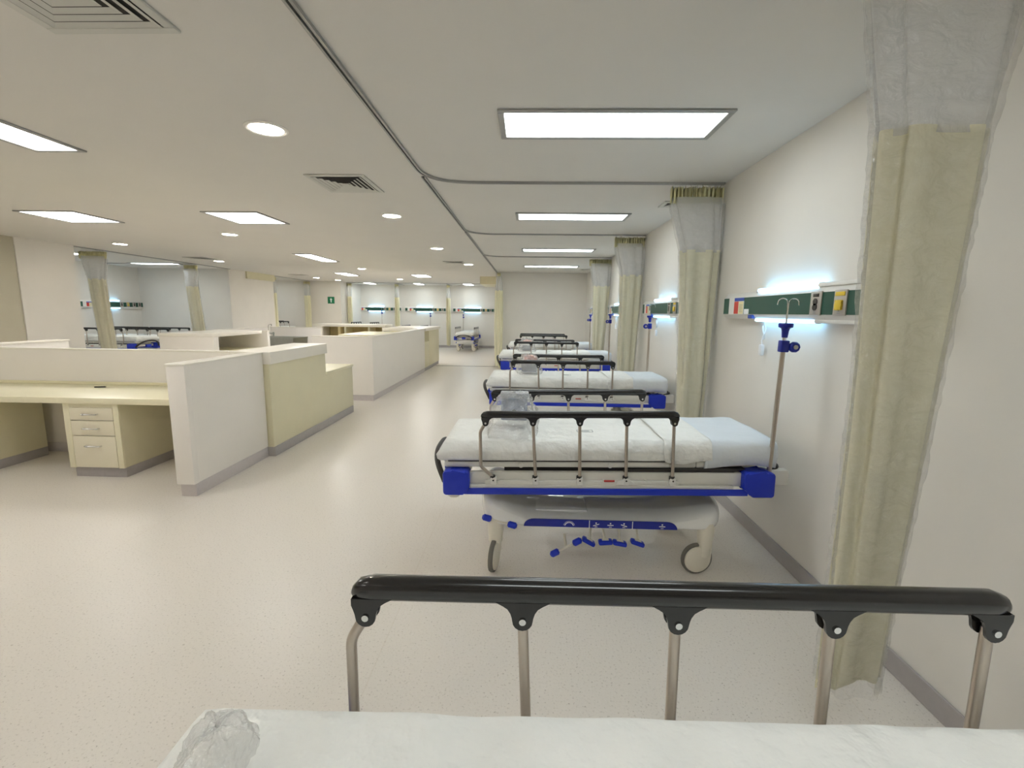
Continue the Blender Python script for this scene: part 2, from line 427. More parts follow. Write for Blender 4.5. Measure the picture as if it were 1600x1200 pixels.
# ------------------------------------------------------------------ air vents
def air_vent(x, y, w, d, label, rz=0):
    t = thing('ceiling_air_vent', label, 'air vent', (x, y, ZC), rz, 'square air vents in the ceiling')
    a, c = w/2, d/2
    b = B()
    for (p, q, r, s) in ((-a, a, -c, -c+.04), (-a, a, c-.04, c), (-a, -a+.04, -c+.04, c-.04), (a-.04, a, -c+.04, c-.04)):
        box(b, p, q, r, s, -0.012, 0.0, bev=.003, seg=1)
    link('frame', b, GRILLE, t)
    b = B(); box(b, -a+.04, a-.04, -c+.04, c-.04, -.002, 0); link('opening', b, DARKGAP, t)
    b = B()
    n = 5
    for i in range(n):                      # concentric slanted blades, one-way square diffuser
        u0 = (i+.10)/(n+.4); u1 = (i+.72)/(n+.4)
        A0, C0 = (a-.04)*(1-u0), (c-.04)*(1-u0); A1, C1 = (a-.04)*(1-u1), (c-.04)*(1-u1)
        z0, z1 = -.006, -.013
        P = [(-A0, -C0, z1), (A0, -C0, z1), (A0, C0, z1), (-A0, C0, z1)]; Q = [(-A1, -C1, z0), (A1, -C1, z0), (A1, C1, z0), (-A1, C1, z0)]
        for k in range(4):
            quad(b, [P[k], P[(k+1) % 4], Q[(k+1) % 4], Q[k]])
    A0 = (a-.04)*.12; box(b, -A0, A0, -A0, A0, -.012, -.008)
    link('blades', b, GRILLE, t, smooth=False)
air_vent(-1.66, 1.74, .52, .55, 'largest square air vent, in the top left corner of the ceiling')
air_vent(-1.60, 4.25, .50, .56, 'square air vent with dark blades between two round downlights')
air_vent(-1.66, 10.75, .45, .45, 'far flat air vent beside a round downlight')
air_vent(-7.25, 10.4, .45, .5, 'flat air vent in the left ceiling before the left bay')
air_vent(-7.3, 15.0, .45, .45, 'distant air vent above the sink area')
air_vent(1.42, 4.95, .2, .25, 'small air vent behind the nearest far curtain, by the right wall')
air_vent(1.45, 12.2, .3, .3, 'tiny air vent over the last bed by the end wall')

# ------------------------------------------------------------------ curtain tracks
def track(name_label, pts, fil=0.42, group='ceiling curtain tracks'):
    P = fillet(pts, fil, 12)
    b = B()
    def strip(off0, off1, z0, z1, mi):
        L = []
        for i, p in enumerate(P):
            a = P[max(0, i-1)]; c = P[min(len(P)-1, i+1)]
            d = (c-a); d.z = 0; d.normalize(); nrm = Vector((-d.y, d.x, 0))
            L.append([b.verts.new((p.x+nrm.x*o, p.y+nrm.y*o, z)) for o, z in ((off0, z0), (off0, z1), (off1, z1), (off1, z0))])
        for i in range(len(L)-1):
            for k in range(4):
                f = b.faces.new((L[i][k], L[i][(k+1) % 4], L[i+1][(k+1) % 4], L[i+1][k])); f.material_index = mi
        for r in (L[0], L[-1]):
            f = b.faces.new(r); f.material_index = mi
    strip(-.018, -.006, ZC-.016, ZC, 0); strip(.006, .018, ZC-.016, ZC, 0); strip(-.006, .006, ZC-.004, ZC, 1)
    o = link('curtain_track', b, [TRACK, TRACKD]); tag(o, name_label, 'curtain track', group); return o
XT = -0.87
RY = [1.51, 4.18, 6.83, 9.52]
Z_ = 0
track('curtain track around the nearest right bay, curving towards the wall', [(XT, 1.56, 0), (XT, 4.18, 0), (XR-.01, 4.18, 0)])
track('curtain track around the foreground bay, overhead', [(XT, -1.16, 0), (XT, 1.51, 0), (XR-.01, 1.51, 0)])
track('curtain track around the second right bay', [(XT, 4.02, 0), (XT, 6.83, 0), (XR-.01, 6.83, 0)])
track('curtain track around the third right bay', [(XT, 6.67, 0), (XT, 9.52, 0), (XR-.01, 9.52, 0)])
track('curtain track along the last right bay up to the end wall', [(XT, 9.36, 0), (XT, 12.2, 0), (XT, YE-.01, 0)])
track('curtain track across the far bays', [(-7.19, 18.75, 0), (-4, 18.75, 0), (-0.91, 18.75, 0)])
track('short curtain track between the left and middle far bays', [(-5.3, 18.80, 0), (-5.3, 19.6, 0), (-5.3, YB-.01, 0)])
track('short curtain track between the middle and right far bays', [(-3.25, 18.80, 0), (-3.25, 19.6, 0), (-3.25, YB-.01, 0)])
track('curtain track along the left bay', [(XTL, 8.51, 0), (XTL, 11, 0), (XTL, 13.09, 0)])
track('curtain track crossing the left bay', [(XTL-.05, 11.7, 0), (-9.4, 11.7, 0), (XL+.01, 11.7, 0)])
track('curtain track between the white column and the sign wall', [(XTL-.1, 15.41, 0), (XTL-.1, 17, 0), (XTL-.1, 18.09, 0)])

# ------------------------------------------------------------------ curtains
def loft_ring(b, zs, prof, n, folds, amp, seed, cap=False, mi=0, phase=0):
    rings = []
    for z in zs:
        cx, cy, rx, ry = prof(z)
        ring = []
        for k in range(n):
            t = 2*PI*k/n
            fold = math.cos(folds*t+seed*1.7+.9*math.sin(2*t+seed))
            fold = math.copysign(abs(fold)**.7, fold)
            w_ = noise.noise(Vector((math.cos(t)*1.3+seed*3.1, math.sin(t)*1.3, z*1.1)))
            m_ = 1+amp*fold+.10*w_
            c, s = math.cos(t), math.sin(t)
            ring.append(b.verts.new((cx+rx*m_*math.copysign(abs(c)**.75, c), cy+ry*m_*math.copysign(abs(s)**.75, s), z)))
        rings.append(ring)
    for i in range(len(rings)-1):
        for k in range(n):
            f = b.faces.new((rings[i][k], rings[i][(k+1) % n], rings[i+1][(k+1) % n], rings[i+1][k])); f.material_index = mi
    if cap:
        b.faces.new(rings[0][::-1])
    return rings
def curtain(loc, rz, label, wt, wm, wb, seed, zb=.28, shift=(0, 0), zm=2.09, thick=.075, film=True, n=160, group='bundled cream curtains'):
    """bundled curtain; local x = along its track. shift = x offset of bundle centre (at mesh line, at the bottom)"""
    t = thing('hospital_curtain', label, 'curtain', loc, rz, group)
    zt = 2.60; zh = 2.51
    def prof(z):
        if z > zm:
            u = (z-zm)/(zt-zm); u2 = min(u, 1)
            return shift[0]*(1-u2), 0, (wm+(wt-wm)*u2)/2, thick*(1-.45*u2)
        u = (zm-z)/(zm-zb); 
        return shift[0]+(shift[1]-shift[0])*u, 0, (wm+(wb-wm)*min(1, u*1.25))/2, thick*(1+.15*math.sin(u*PI)-.15*u)
    zs = [zb+(zm-zb)*i/44 for i in range(45)]
    b = B(); R = loft_ring(b, zs, prof, n, 7, .13, seed, cap=True)
    # uneven lower hem
    for k, v in enumerate(R[0]): v.co.z += .05*math.cos(2*PI*k/n+seed)+.015*math.sin(9*PI*k/n)
    link('curtain_cloth', b, CURT, t, ang=70)
    b = B(); loft_ring(b, [zm-.02+(zh-zm+.03)*i/14 for i in range(15)], prof, n, 7, .09, seed)
    link('net_panel', b, MESHM, t, ang=80)
    # header band with box pleats
    b = B(); npl = 26; prev = None; rows = []
    for z, fl in ((zh-.035, .55), (zh+.03, .9), (zt, 1.0)):
        row = []
        for i in range(npl*4+1):
            u = i/(npl*4); ph = (i % 4); x = -wt/2+wt*u + (.006 if ph in (1, 2) else -.004)+.004*math.sin(i*2.3+seed)
            y = ((.032 if ph in (1, 2) else -.030)*fl)*(1+.4*math.sin(i*.9+seed))
            row.append(b.verts.new((x, y, z+.006*math.sin(i*1.3+seed))))
        rows.append(row)
    for i in range(len(rows)-1):
        for k in range(len(rows[0])-1): b.faces.new((rows[i][k], rows[i][k+1], rows[i+1][k+1], rows[i+1][k]))
    o = link('header_band', b, CURTH, t, ang=30)
    md = o.modifiers.new('thick', 'SOLIDIFY'); md.thickness = .003
    b = B()
    for i in range(9):
        x = -wt/2+wt*(i+.5)/9
        tube(b, [(x, 0, zt-.01), (x+.004, 0, zt+.015), (x, 0, ZC-.018)], .0035, 6)
    link('hooks', b, UNITW, t)
    if film:
        def pf(z):
            cx, cy, rx, ry = prof(z); return cx, cy, rx*1.025+.004, ry*1.04+.005
        b = B(); loft_ring(b, [zb-.02+(zh-.02-zb)*i/150 for i in range(151)], pf, n, 7, .13, seed)
        for v in b.verts:
            d = abs(noise.noise(Vector((v.co.x*14+seed, v.co.y*14, v.co.z*17))))*.010+abs(noise.noise(Vector((v.co.x*34, v.co.y*34, v.co.z*40))))*.004
            q = Vector((v.co.x-shift[0], v.co.y)).normalized(); v.co.x += d*q.x; v.co.y += d*q.y
        link('plastic_film', b, FILM, t, ang=80)
    return t
curtain((1.18, 1.51, 0), 0, 'largest cream curtain in clear plastic film, nearest, in front of the right wall', .46, .27, .17, 1, zb=.28, shift=(0.0, -.03), thick=.055)
curtain((1.40, 4.18, 0), 0, 'bundled cream curtain with white net top just beyond the nearest wall unit', .43, .29, .20, 2, zb=.3, shift=(.065, .075))
curtain((1.41, 6.83, 0), 0, 'third bundled cream curtain along the right wall, beyond the second bed', .42, .29, .22, 3, zb=.3, shift=(.05, .03))
curtain((1.42, 9.52, 0), 0, 'farthest bundled cream curtain along the right wall', .42, .30, .2, 4, zb=.3, shift=(.03, .0))
curtain((-0.80, 13.1, 0), PI/2, 'narrow cream curtain at the left edge of the end wall', .22, .3, .34, 5, zb=.06, zm=2.14, thick=.10, film=False)
curtain((-8.42, 9.05, 0), .1, 'cream curtain in plastic film hanging in the left bay next to the white column', .48, .27, .22, 6, zb=.3, shift=(.03, .13), film=True)
curtain((-8.42, 11.72, 0), .05, 'slim cream curtain before the pale side wall of the left bay', .30, .25, .26, 7, zb=.3, shift=(.0, .12))
curtain((-8.44, 15.56, 0), PI/2, 'thin cream curtain against the far edge of the middle white column', .24, .18, .16, 8, zb=.3, film=False)
curtain((-8.42, 17.92, 0), 0, 'slim cream curtain left of the wall with the green sign', .22, .2, .2, 9, zb=.3, film=False)
curtain((-7.10, 18.75, 0), 0, 'dark creased cream curtain right of the wall with the green sign', .16, .15, .16, 10, zb=.3, film=False)
curtain((-5.3, 19.1, 0), PI/2, 'cream curtain between the left and middle far bays', .34, .3, .34, 11, zb=.2, film=False)
curtain((-3.25, 19.35, 0), PI/2, 'cream curtain left of the far bay with the visible bed', .34, .3, .34, 12, zb=.2, film=False)

# ------------------------------------------------------------------ headwall units
def headwall(loc, rz, label, L=1.93, cord=True, lit=True):
    t = thing('headwall_unit', label, 'headwall unit', loc, rz, 'wall service units above the beds')
    z0, z1 = 1.525, 1.715; D = .075
    b = B()
    prism(b, [(0, z0+.02), (0, z1), (-.045, z1), (-D, z1-.035), (-D, z0+.03), (-.055, z0), (-.01, z0)], 'x', 0, L, bev=.003)
    link('housing', b, UNITW, t)
    b = B(); box(b, .012, L-.012, -D-.003, -D+.004, z0+.034, z1-.038); link('green_panel', b, GREEN, t)
    b = B(); box(b, .11, .20, -D-.0045, -D, z0+.034, z1-.038); link('white_cover', b, UNITW, t)
    b = B()
    yf = -D-.006
    box(b, .20, .36, yf+.0005, yf+.004, z0+.034, z1-.036, mi=3)
    box(b, .205, .36, yf-.0005, yf+.003, z1-.062, z1-.038, mi=1)
    box(b, .205, .275, yf-.0005, yf+.003, z0+.036, z1-.064, mi=0)
    box(b, .28, .355, yf-.0005, yf+.003, z0+.036, z1-.064, mi=2)
    for i in range(5): box(b, .29, .345-.01*(i % 2), yf-.001, yf+.002, z0+.05+.012*i, z0+.053+.012*i, mi=4)
    box(b, .37, .44, yf+.0005, yf+.004, z0+.034, z0+.07, mi=3)
    link('warning_label', b, [RED, LBLUE, YELP, LWHITE, INK], t, smooth=False)
    b = B(); box(b, .45, .51, -D-.012, -D+.01, z0+.004, z0+.030, bev=.004); link('blue_plug', b, LBLUE, t)
    for nm, za, rr in (('upper_lamp', z1+.004, .013), ('lower_lamp', z0-.002, .013)):
        b = B(); cyl(b, (.51, -.048, za), (1.19, -.048, za), rr, 14)
        o = link(nm, b, EM_HEAD if lit else UNITW, t)
        b2 = B(); cyl(b2, (.49, -.048, za), (.512, -.048, za), rr*1.1, 14); link('lamp_end_cap', b2, UNITW, o)
        b2 = B(); cyl(b2, (1.188, -.048, za), (1.215, -.048, za), rr*1.1, 14)
        box(b2, 1.19, L-.02, -.062, -.034, za-.010, za+.010, bev=.004)
        link('lamp_holder', b2, UNITW, o)
    for x, mm in ((1.22, 0), (1.42, 1), (1.62, 0), (1.80, 0)):
        b = B(); box(b, x-.048, x+.048, -D-.010, -D, z0+.030, z1-.032, bev=.003); o = link('outlet_plate', b, PLATE, t)
        b = B(); m_ = YEL if mm else BLACK
        if mm:
            box(b, x-.036, x+.036, -D-.013, -D-.009, z1-.062, z1-.042, bev=.001)
            lathe(b, [(.001, -D-.009), (.026, -D-.009), (.026, -D-.020), (.014, -D-.024), (.001, -D-.024)], (x, 0, z0+.082), 'y', 20)
            for k in range(4):
                a = k*PI/2+PI/4; cyl(b, (x+.026*math.cos(a), -D-.01, z0+.082+.026*math.sin(a)), (x+.026*math.cos(a), -D-.02, z0+.082+.026*math.sin(a)), .007, 8)
        else:
            box(b, x-.022, x+.026, -D-.013, -D-.009, z1-.062, z1-.044, bev=.001)
            for zz in (z0+.074, z0+.102): lathe(b, [(.001, -D-.009), (.019, -D-.009), (.019, -D-.014), (.001, -D-.014)], (x, 0, zz), 'y', 18)
        link('outlet', b, m_, o)
        b = B()
        for i in range(2): box(b, x-.012, x+.010-.006*i, -D-.0112, -D-.0095, z0+.040+.008*i, z0+.043+.008*i)
        link('outlet_lettering', b, INK, o)
    if cord:
        b = B(); pts = [(.60, -.035, z0+.01), (.60, -.035, z0-.04)]
        for i in range(25):
            a = i/24*PI*5; pts.append((.60-.012*i/24+.012*math.sin(a), -.035+.006*math.cos(a), z0-.045-.09*abs(math.sin(i/24*PI*1.5))))
        pts.append((.585, -.035, z0-.17)); tube(b, pts, .0035, 7); o = link('pull_cord', b, LWHITE, t)
        b = B(); box(b, .562, .602, -.048, -.022, z0-.245, z0-.17, bev=.008); link('cord_handle', b, LWHITE, o)
    return t
headwall((XR, 3.84, 0), -PI/2, 'green and white headwall unit nearest on the right wall, above the second bed')
headwall((XR, 6.50, 0), -PI/2, 'headwall unit on the right wall between the second and third curtains')
headwall((XR, 9.22, 0), -PI/2, 'headwall unit on the right wall half hidden by the third curtain')
headwall((XR, 11.95, 0), -PI/2, 'farthest headwall unit on the right wall, hidden by the last curtain', cord=False)
headwall((-7.38+.02, YB, 0), 0, 'headwall unit with glowing lamp in the leftmost far bay', cord=False)
headwall((-5.27, YB, 0), 0, 'headwall unit with glowing lamp in the middle far bay', cord=False)
headwall((-3.20, YB, 0), 0, 'headwall unit with glowing lamp above the single visible far bed', cord=False)
headwall((XL, 11.15, 0), PI/2, 'headwall unit with glowing lamp in the left bay behind the film-wrapped curtain', cord=False)

# ------------------------------------------------------------------ stretchers
def bed(loc, rz, label, lift=0.0, tilt=0.0, pole=1, knob=1, lod=0, sheets=True):
    """local +x = head end, y = sideways; pole: -1 near(-y) side, +1 far side, 0 none"""
    root = thing('hospital_stretcher', label, 'hospital bed', loc, rz, 'wheeled hospital stretchers')
    T = (0, -math.radians(tilt), 0); Lo = (0, 0, lift)
    def deck(o): o.location = Lo; o.rotation_euler = T; return o
    # ---- base
    b = B()
    hw = .33
    secs = [(-.765, .10, .38, .42), (-.745, .29, .32, .45), (-.69, .352, .285, .455), (-.61, .352, .275, .43), (-.50, hw, .272, .365), (-.45, hw, .27, .345), (.30, hw, .27, .345),
            (.42, hw, .272, .36), (.53, .35, .275, .40), (.62, .352, .28, .43), (.69, .30, .31, .425), (.72, .10, .35, .40)]
    rings = []
    for (x, h, za, zb_) in secs:
        c = .035 if h > .1 else .01
        prof = [(-h+c*.5, za), (-h, za+.02), (-h, zb_-c), (-h+c*1.6, zb_-.006), (-h*.5, zb_+.004), (h*.5, zb_+.004), (h-c*1.6, zb_-.006), (h, zb_-c), (h, za+.02), (h-c*.5, za)]
        rings.append([b.verts.new((x, y, z)) for y, z in prof])
    for i in range(len(rings)-1):
        for k in range(10): b.faces.new((rings[i][k], rings[i][(k+1) % 10], rings[i+1][(k+1) % 10], rings[i+1][k]))
    b.faces.new(rings[0][::-1]); b.faces.new(rings[-1])
    sh = link('base_shroud', b, SHROUD, root, ang=60)
    if lod == 0:
        md = sh.modifiers.new('sub', 'SUBSURF'); md.levels = 2; md.render_levels = 2
    # recessed tray on the shroud
    b = B(); box(b, -.42, -.10, -.24, .10, .338, .354, bev=.008); link('tray', b, SHROUD, sh)
    for s in (-1, 1):
        b = B(); y0 = s*(hw-.001)
        xs0, xs1, za, zb_ = -.49, .42, .283, .333
        P = [(xs0, za+.004)]
        for k in range(7): a = PI-k/6*PI/2; P.append((xs0+.06+.06*math.cos(a), zb_-.045+.045*math.sin(a)))
        for k in range(7): a = PI/2-k/6*PI/2; P.append((xs1-.06+.06*math.cos(a), zb_-.045+.045*math.sin(a)))
        P.append((xs1, za+.004))
        prism(b, P, 'y', y0, y0+s*.008, mi=0)
        ya, yb = y0+s*.0075, y0+s*.0095
        for x in (-.10, .155): box(b, x-.002, x+.002, ya, yb, za+.004, zb_, mi=1)
        # arc gauge and pictograms
        cx, cz = -.22, za+.008
        for k in range(12):
            a0, a1 = PI*(.08+.84*k/12), PI*(.08+.84*(k+1)/12)
            for r0, r1 in ((.024, .029), (.033, .035)):
                f = quad(b, [(cx+r0*math.cos(a0), yb, cz+r0*math.sin(a0)), (cx+r1*math.cos(a0), yb, cz+r1*math.sin(a0)), (cx+r1*math.cos(a1), yb, cz+r1*math.sin(a1)), (cx+r0*math.cos(a1), yb, cz+r0*math.sin(a1))], 1)
        for x, tl in ((-.06, .012), (.025, 0), (.105, -.012), (.33, 0)):
            prism(b, [(x-.018, za+.020-tl*.5), (x+.018, za+.020+tl*.5), (x+.018, za+.025+tl*.5), (x-.018, za+.025-tl*.5)], 'y', ya, yb, mi=1)
            box(b, x-.004, x+.004, ya, yb, za+.030, za+.038, mi=1)
            box(b, x-.008, x+.008, ya, yb, za+.010, za+.013, mi=1)
        link('pedal_label_strip', b, [BLUED, LWHITE], sh, smooth=False)
    # casters: leg post is part of caster
    for i, (x, s, ang) in enumerate(((-.66, -1, 80), (.60, -1, 8), (-.66, 1, 60), (.60, 1, -15))):
        b = B(); y = s*.30
        lathe(b, [(.001, .33), (.046, .33), (.049, .28), (.048, .24), (.043, .20), (.043, .175), (.001, .175)], (0, 0, 0), 'z', 20)
        lathe(b, [(.001, .18), (.036, .18), (.036, .115), (.001, .11)], (0, 0, 0), 'z', 16)
        # twin disc covers
        ox = -.045
        for q in (-1, 1):
            lathe(b, [(.001, q*.024), (.070, q*.024), (.080, q*.019), (.082, q*.010), (.001, q*.010)], (ox, 0, .095), 'y', 28)
        prism(b, [(-.06, .10), (.034, .10), (.036, .17), (-.03, .175)], 'y', -.022, .022)
        c = link('caster', b, CREAMP, root); c.location = (x, y, 0); c.rotation_euler = (0, 0, math.radians(ang))
        b = B(); lathe(b, [(.082, -.012), (.092, -.014), (.096, -.006), (.096, .006), (.092, .014), (.082, .012)], (ox, 0, .0965), 'y', 32)
        link('tyre', b, TIRE, c)
    # pedals
    if lod < 2:
        for s in (-1, 1):
            for (x, dz, a) in ((-.10, .20, -35), (.00, .20, 6), (.085, .195, -12), (.19, .20, -22)):
                b = B(); tube(b, fillet([(x, s*.20, .27), (x, s*.27, .235), (x, s*.33, dz+.015)], .03, 4), .008, 8, mi=1)
                vv = box(b, x-.042, x+.042, s*.31, s*.36, dz-.014, dz+.012, bev=.010, mi=0)
                box(b, x-.02, x+.02, s*.318, s*.345, dz+.011, dz+.015, bev=.002, mi=1)
                bmesh.ops.rotate(b, cent=Vector((x, s*.335, dz)), matrix=Matrix.Rotation(math.radians(-a*.8), 3, 'Y'), verts=[v for v in b.verts])
                link('foot_pedal', b, [BLUE, CREAMP], root)
            # steering bar pedal, two blue ends on a steel bar
            for (xa, za, xb, zb_) in ((-.30, .125, -.17, .20), (-.71, .335, -.56, .295)):
                b = B(); yy = s*.345
                tube(b, [(xa, yy, za), (xb, yy, zb_)], .007, 8, mi=1); tube(b, [((xa+xb)/2, s*.22, (za+zb_)/2+.02), ((xa+xb)/2, yy, (za+zb_)/2)], .009, 8, mi=1)
                d = Vector((xb-xa, 0, zb_-za)).normalized()
                for px, pz, q in ((xa, za, 1), (xb, zb_, -1)):
                    p = Vector((px, yy, pz)); tube(b, [p-d*.030*q, p-d*.02*q, p+d*.02*q, p+d*.028*q], [.010, .020, .020, .010], 10, mi=0)
                link('steering_pedal', b, [BLUE, CREAMP], root)
    # lift columns
    for x in (-.58, .50):
        b = B(); cyl(b, (x, 0, .36), (x, 0, .45), .06, 20); cyl(b, (x, 0, .45), (x, 0, .60+lift+x*math.sin(math.radians(tilt))), .045, 20)
        link('lift_column', b, CREAMP, root)
        if lod == 0:
            pass
    # ---- deck frame
    b = B()
    for s in (-1, 1):
        box(b, -.86, .90, s*.33-.018, s*.33+.018, .555, .635, bev=.004)
        box(b, -.84, .72, s*.36-.012, s*.36+.012, .548, .566, bev=.002)
    for x in (-.84, -.3, .3, .86): box(b, x-.02, x+.02, -.33, .33, .57, .62, bev=.003)
    box(b, .90, 1.0, -.25, .25, .56, .62, bev=.006)
    for s in (-1, 1): box(b, .95, 1.05, s*.30-.03, s*.30+.03, .555, .645, bev=.006)
    deck(link('lower_frame', b, BEDW, root))
    b = B(); box(b, -.955, .52, -.325, .325, .655, .695, bev=.012)
    vv = box(b, .52, .965, -.325, .325, .655, .695, bev=.010)
    for v in vv: v.co.z += (v.co.x-.52)*.05
    for x in (-.50, .02, .38):
        for s in (-1, 1): cyl(b, (x, s*.325, .672), (x, s*.338, .672), .014, 12)
    deck(link('mattress_platform', b, BEDW, root))
    b = B()
    for s in (-1, 1):
        box(b, -.93, .52, s*.327-.003, s*.327+.003, .693, .700)
    box(b, -.6, .55, -.29, .29, .625, .648)
    prism(b, [(.1, .632), (.72, .632), (.80, .655), (.55, .66), (.1, .65)], 'y', -.335, .335)
    deck(link('black_underlay', b, BLACKM, root))
    # blue edge strips and bumpers
    for s in (-1, 1):
        b = B(); box(b, -.84, .80, s*.375-.008, s*.375+.008, .510, .547, bev=.004)
        deck(link('blue_edge_strip', b, BLUE, root))
        for (x0, x1, cut) in ((-.955, -.80, 1), (.77, .945, -1)):
            b = B()
            if cut > 0: P = [(x0, .520), (x0+.012, .508), (x1-.035, .508), (x1-.02, .530), (x1, .550), (x1, .640), (x1-.02, .652), (x0+.055, .650), (x0+.045, .656), (x0+.01, .652), (x0, .640)]
            else: P = [(x1, .515), (x1-.012, .503), (x0+.05, .503), (x0+.035, .530), (x0, .550), (x0, .640), (x0+.02, .652), (x1-.06, .650), (x1-.04, .656), (x1-.01, .648), (x1, .638)]
            prism(b, P, 'y', s*.285, s*.395, bev=.010)
            deck(link('corner_bumper', b, BLUE, root))
            b = B(); lathe(b, [(.001, .482), (.028, .484), (.040, .495), (.042, .512), (.001, .512)], ((x0+x1)/2-.02*cut, s*.34, 0), 'z', 20)
            deck(link('bumper_wheel', b, CREAMP, root))
    # arched push handle at the foot, small one at the head
    b = B(); pts = []
    for k in range(25):
        u = -1+2*k/24; a = abs(u)
        y = u*.33; z = .575+.135*(1-a**2.6)**.8 if a < 1 else .575
        x = -.955-.075*(1-a**4)
        pts.append((x, y, z))
    pts = [(-.93, -.335, .565)]+pts+[(-.93, .335, .565)]
    tube(b, pts, .017, 12); deck(link('push_handle', b, BLACKM, root))
    b = B(); tube(b, fillet([(.93, -.30, .63), (1.01, -.29, .655), (1.02, 0, .66), (1.01, .29, .655), (.93, .30, .63)], .06, 5), .012, 10)
    deck(link('head_handle', b, BLACKM, root))
    b = B(); box(b, -1.0, -.955, -.07, .07, .555, .625, bev=.008); deck(link('foot_control_box', b, BLUE, root))
    # ---- mattress
    b = B(); NX, NY = 60, 22
    x0, x1, z0, z1 = -.985, .955, .700, .812
    grid = []
    for side in (0, 1):
        g = []
        for i in range(NX+1):
            row = []
            for j in range(NY+1):
                u, v = i/NX, j/NY; x = x0+(x1-x0)*u; y = -.335+.67*v
                ex = min(u, 1-u)*(x1-x0); ey = min(v, 1-v)*.67
                if side:
                    r = .05; dz = 0
                    for e_ in (ex, ey):
                        if e_ < r: dz -= r-math.sqrt(max(0, r*r-(r-e_)**2))
                    z = z1+max(dz, -.055)+.005*noise.noise(Vector((x*4, y*5, lift*9)))+.004*noise.noise(Vector((x*11, y*9, 3)))
                    # bulge of the top outline
                    row.append(b.verts.new((x, y, z)))
                else:
                    row.append(b.verts.new((x*.993, y*.985, z0)))
            g.append(row)
        grid.append(g)
    top, bot = grid[1], grid[0]
    for i in range(NX):
        for j in range(NY):
            b.faces.new((top[i][j], top[i+1][j], top[i+1][j+1], top[i][j+1])); b.faces.new((bot[i][j], bot[i][j+1], bot[i+1][j+1], bot[i+1][j]))
    loop = [(i, 0) for i in range(NX)]+[(NX, j) for j in range(NY)]+[(i, NY) for i in range(NX, 0, -1)]+[(0, j) for j in range(NY, 0, -1)]
    n = len(loop); mids = []
    for lv in (1, 2, 3):
        ring = []
        for k, (i, j) in enumerate(loop):
            p = top[i][j].co.lerp(bot[i][j].co, lv/4)
            cx = Vector((p.x, p.y, 0)); nx_ = Vector((1 if i == NX else (-1 if i == 0 else 0), 1 if j == NY else (-1 if j == 0 else 0), 0))
            wr = .010*noise.noise(Vector((p.x*13, p.y*13, p.z*8)))
            ring.append(b.verts.new(p+nx_*(.007+wr)))
        mids.append(ring)
    chain = [[top[i][j] for i, j in loop]]+mids+[[bot[i][j] for i, j in loop]]
    for a in range(len(chain)-1):
        for k in range(n): b.faces.new((chain[a][k], chain[a+1][k], chain[a+1][(k+1) % n], chain[a][(k+1) % n]))
    mt = deck(link('mattress', b, SHEET, root, ang=75))
    # over-sheet folded across the head third, hanging down the near and far side
    if lod < 2 and sheets:
        def drape(xa, xb, zl, off, m, nm, seed, ext=0.0, skew=0.0):
            b = B(); rows = []
            nx = 22
            for i in range(nx+1):
                u = i/nx; x = xa+(xb-xa)*u
                hem = zl+.012*math.sin(u*5+seed)
                prof = [(-.347-off, hem), (-.350-off, .75), (-.343-off, .79), (-.325, .806+off), (-.29, .815+off), (-.15, .817+off), (0, .817+off), (.15, .817+off), (.29, .815+off), (.325, .806+off), (.343+off, .79), (.350+off, .75), (.347+off, hem)]
                row = []
                for (y, z) in prof:
                    w1 = .006*noise.noise(Vector((x*14+seed, y*12, z*22)))
                    row.append(b.verts.new((x+skew*y+(.012*noise.noise(Vector((z*20, seed, y*7))) if i in (0, nx) else 0), y+(w1*1.2 if abs(y) > .34 else 0)+(-math.copysign(abs(w1), y) if abs(y) > .34 else 0)*0, z+(abs(w1) if abs(y) < .33 else 0))))
                rows.append(row)
            for i in range(nx):
                for k in range(12): b.faces.new((rows[i][k], rows[i+1][k], rows[i+1][k+1], rows[i][k+1]))
            if ext:   # end flap
                pass
            o = link(nm, b, m, mt, ang=80)
            md = o.modifiers.new('thick', 'SOLIDIFY'); md.thickness = .002; md.offset = 1
            return o
        drape(.33, .60, .702, .006, SHEET, 'folded_drawsheet', 3, skew=.0)
        drape(.56, .965, .675, .002, PAPER, 'paper_sheet', 5)
        # printed stamp on the sheet
        b = B()
        for (xa, xb, ya, yb) in ((-.15, -.05, -.11, -.107), (-.15, -.05, -.06, -.057), (-.15, -.147, -.11, -.057), (-.053, -.05, -.11, -.057), (-.135, -.07, -.09, -.087), (-.13, -.075, -.078, -.075)):
            box(b, xa, xb, ya, yb, .8155, .8165)
        link('printed_stamp', b, INK, mt)
    # ---- side rails
    for s in (-1, 1):
        b = B(); box(b, -.71, .41, s*.352-.016, s*.352+.016, .560, .590, bev=.004)
        for x in (-.62, -.02, .22): cyl(b, (x, s*.352, .588), (x, s*.352, .596), .007, 8)
        rail = deck(link('side_rail', b, BEDW, root))
        yb_ = s*.375
        xt = [-.70, -.43, -.165, .10, .365]; xbm = [-.66, -.415, -.16, .105, .37]
        b = B()
        # black top bar: rounded oval section
        NSEG = 26; rings = []
        zt0 = .993
        xs = [-.728, -.724, -.712, -.69]+[-.66+i*(1.0)/16 for i in range(17)]+[.362, .382, .392, .395]
        for x in xs:
            e = min(x+.728, .395-x); sc = 1 if e > .035 else math.sqrt(max(.02, 1-(1-e/.035)**2))
            rings.append([b.verts.new((x, yb_+.0185*sc*math.copysign(abs(math.cos(2*PI*k/14))**.75, math.cos(2*PI*k/14)), zt0-.007+(.0205*sc)*math.copysign(abs(math.sin(2*PI*k/14))**.75, math.sin(2*PI*k/14))-(.012*(1-sc)))) for k in range(14)])
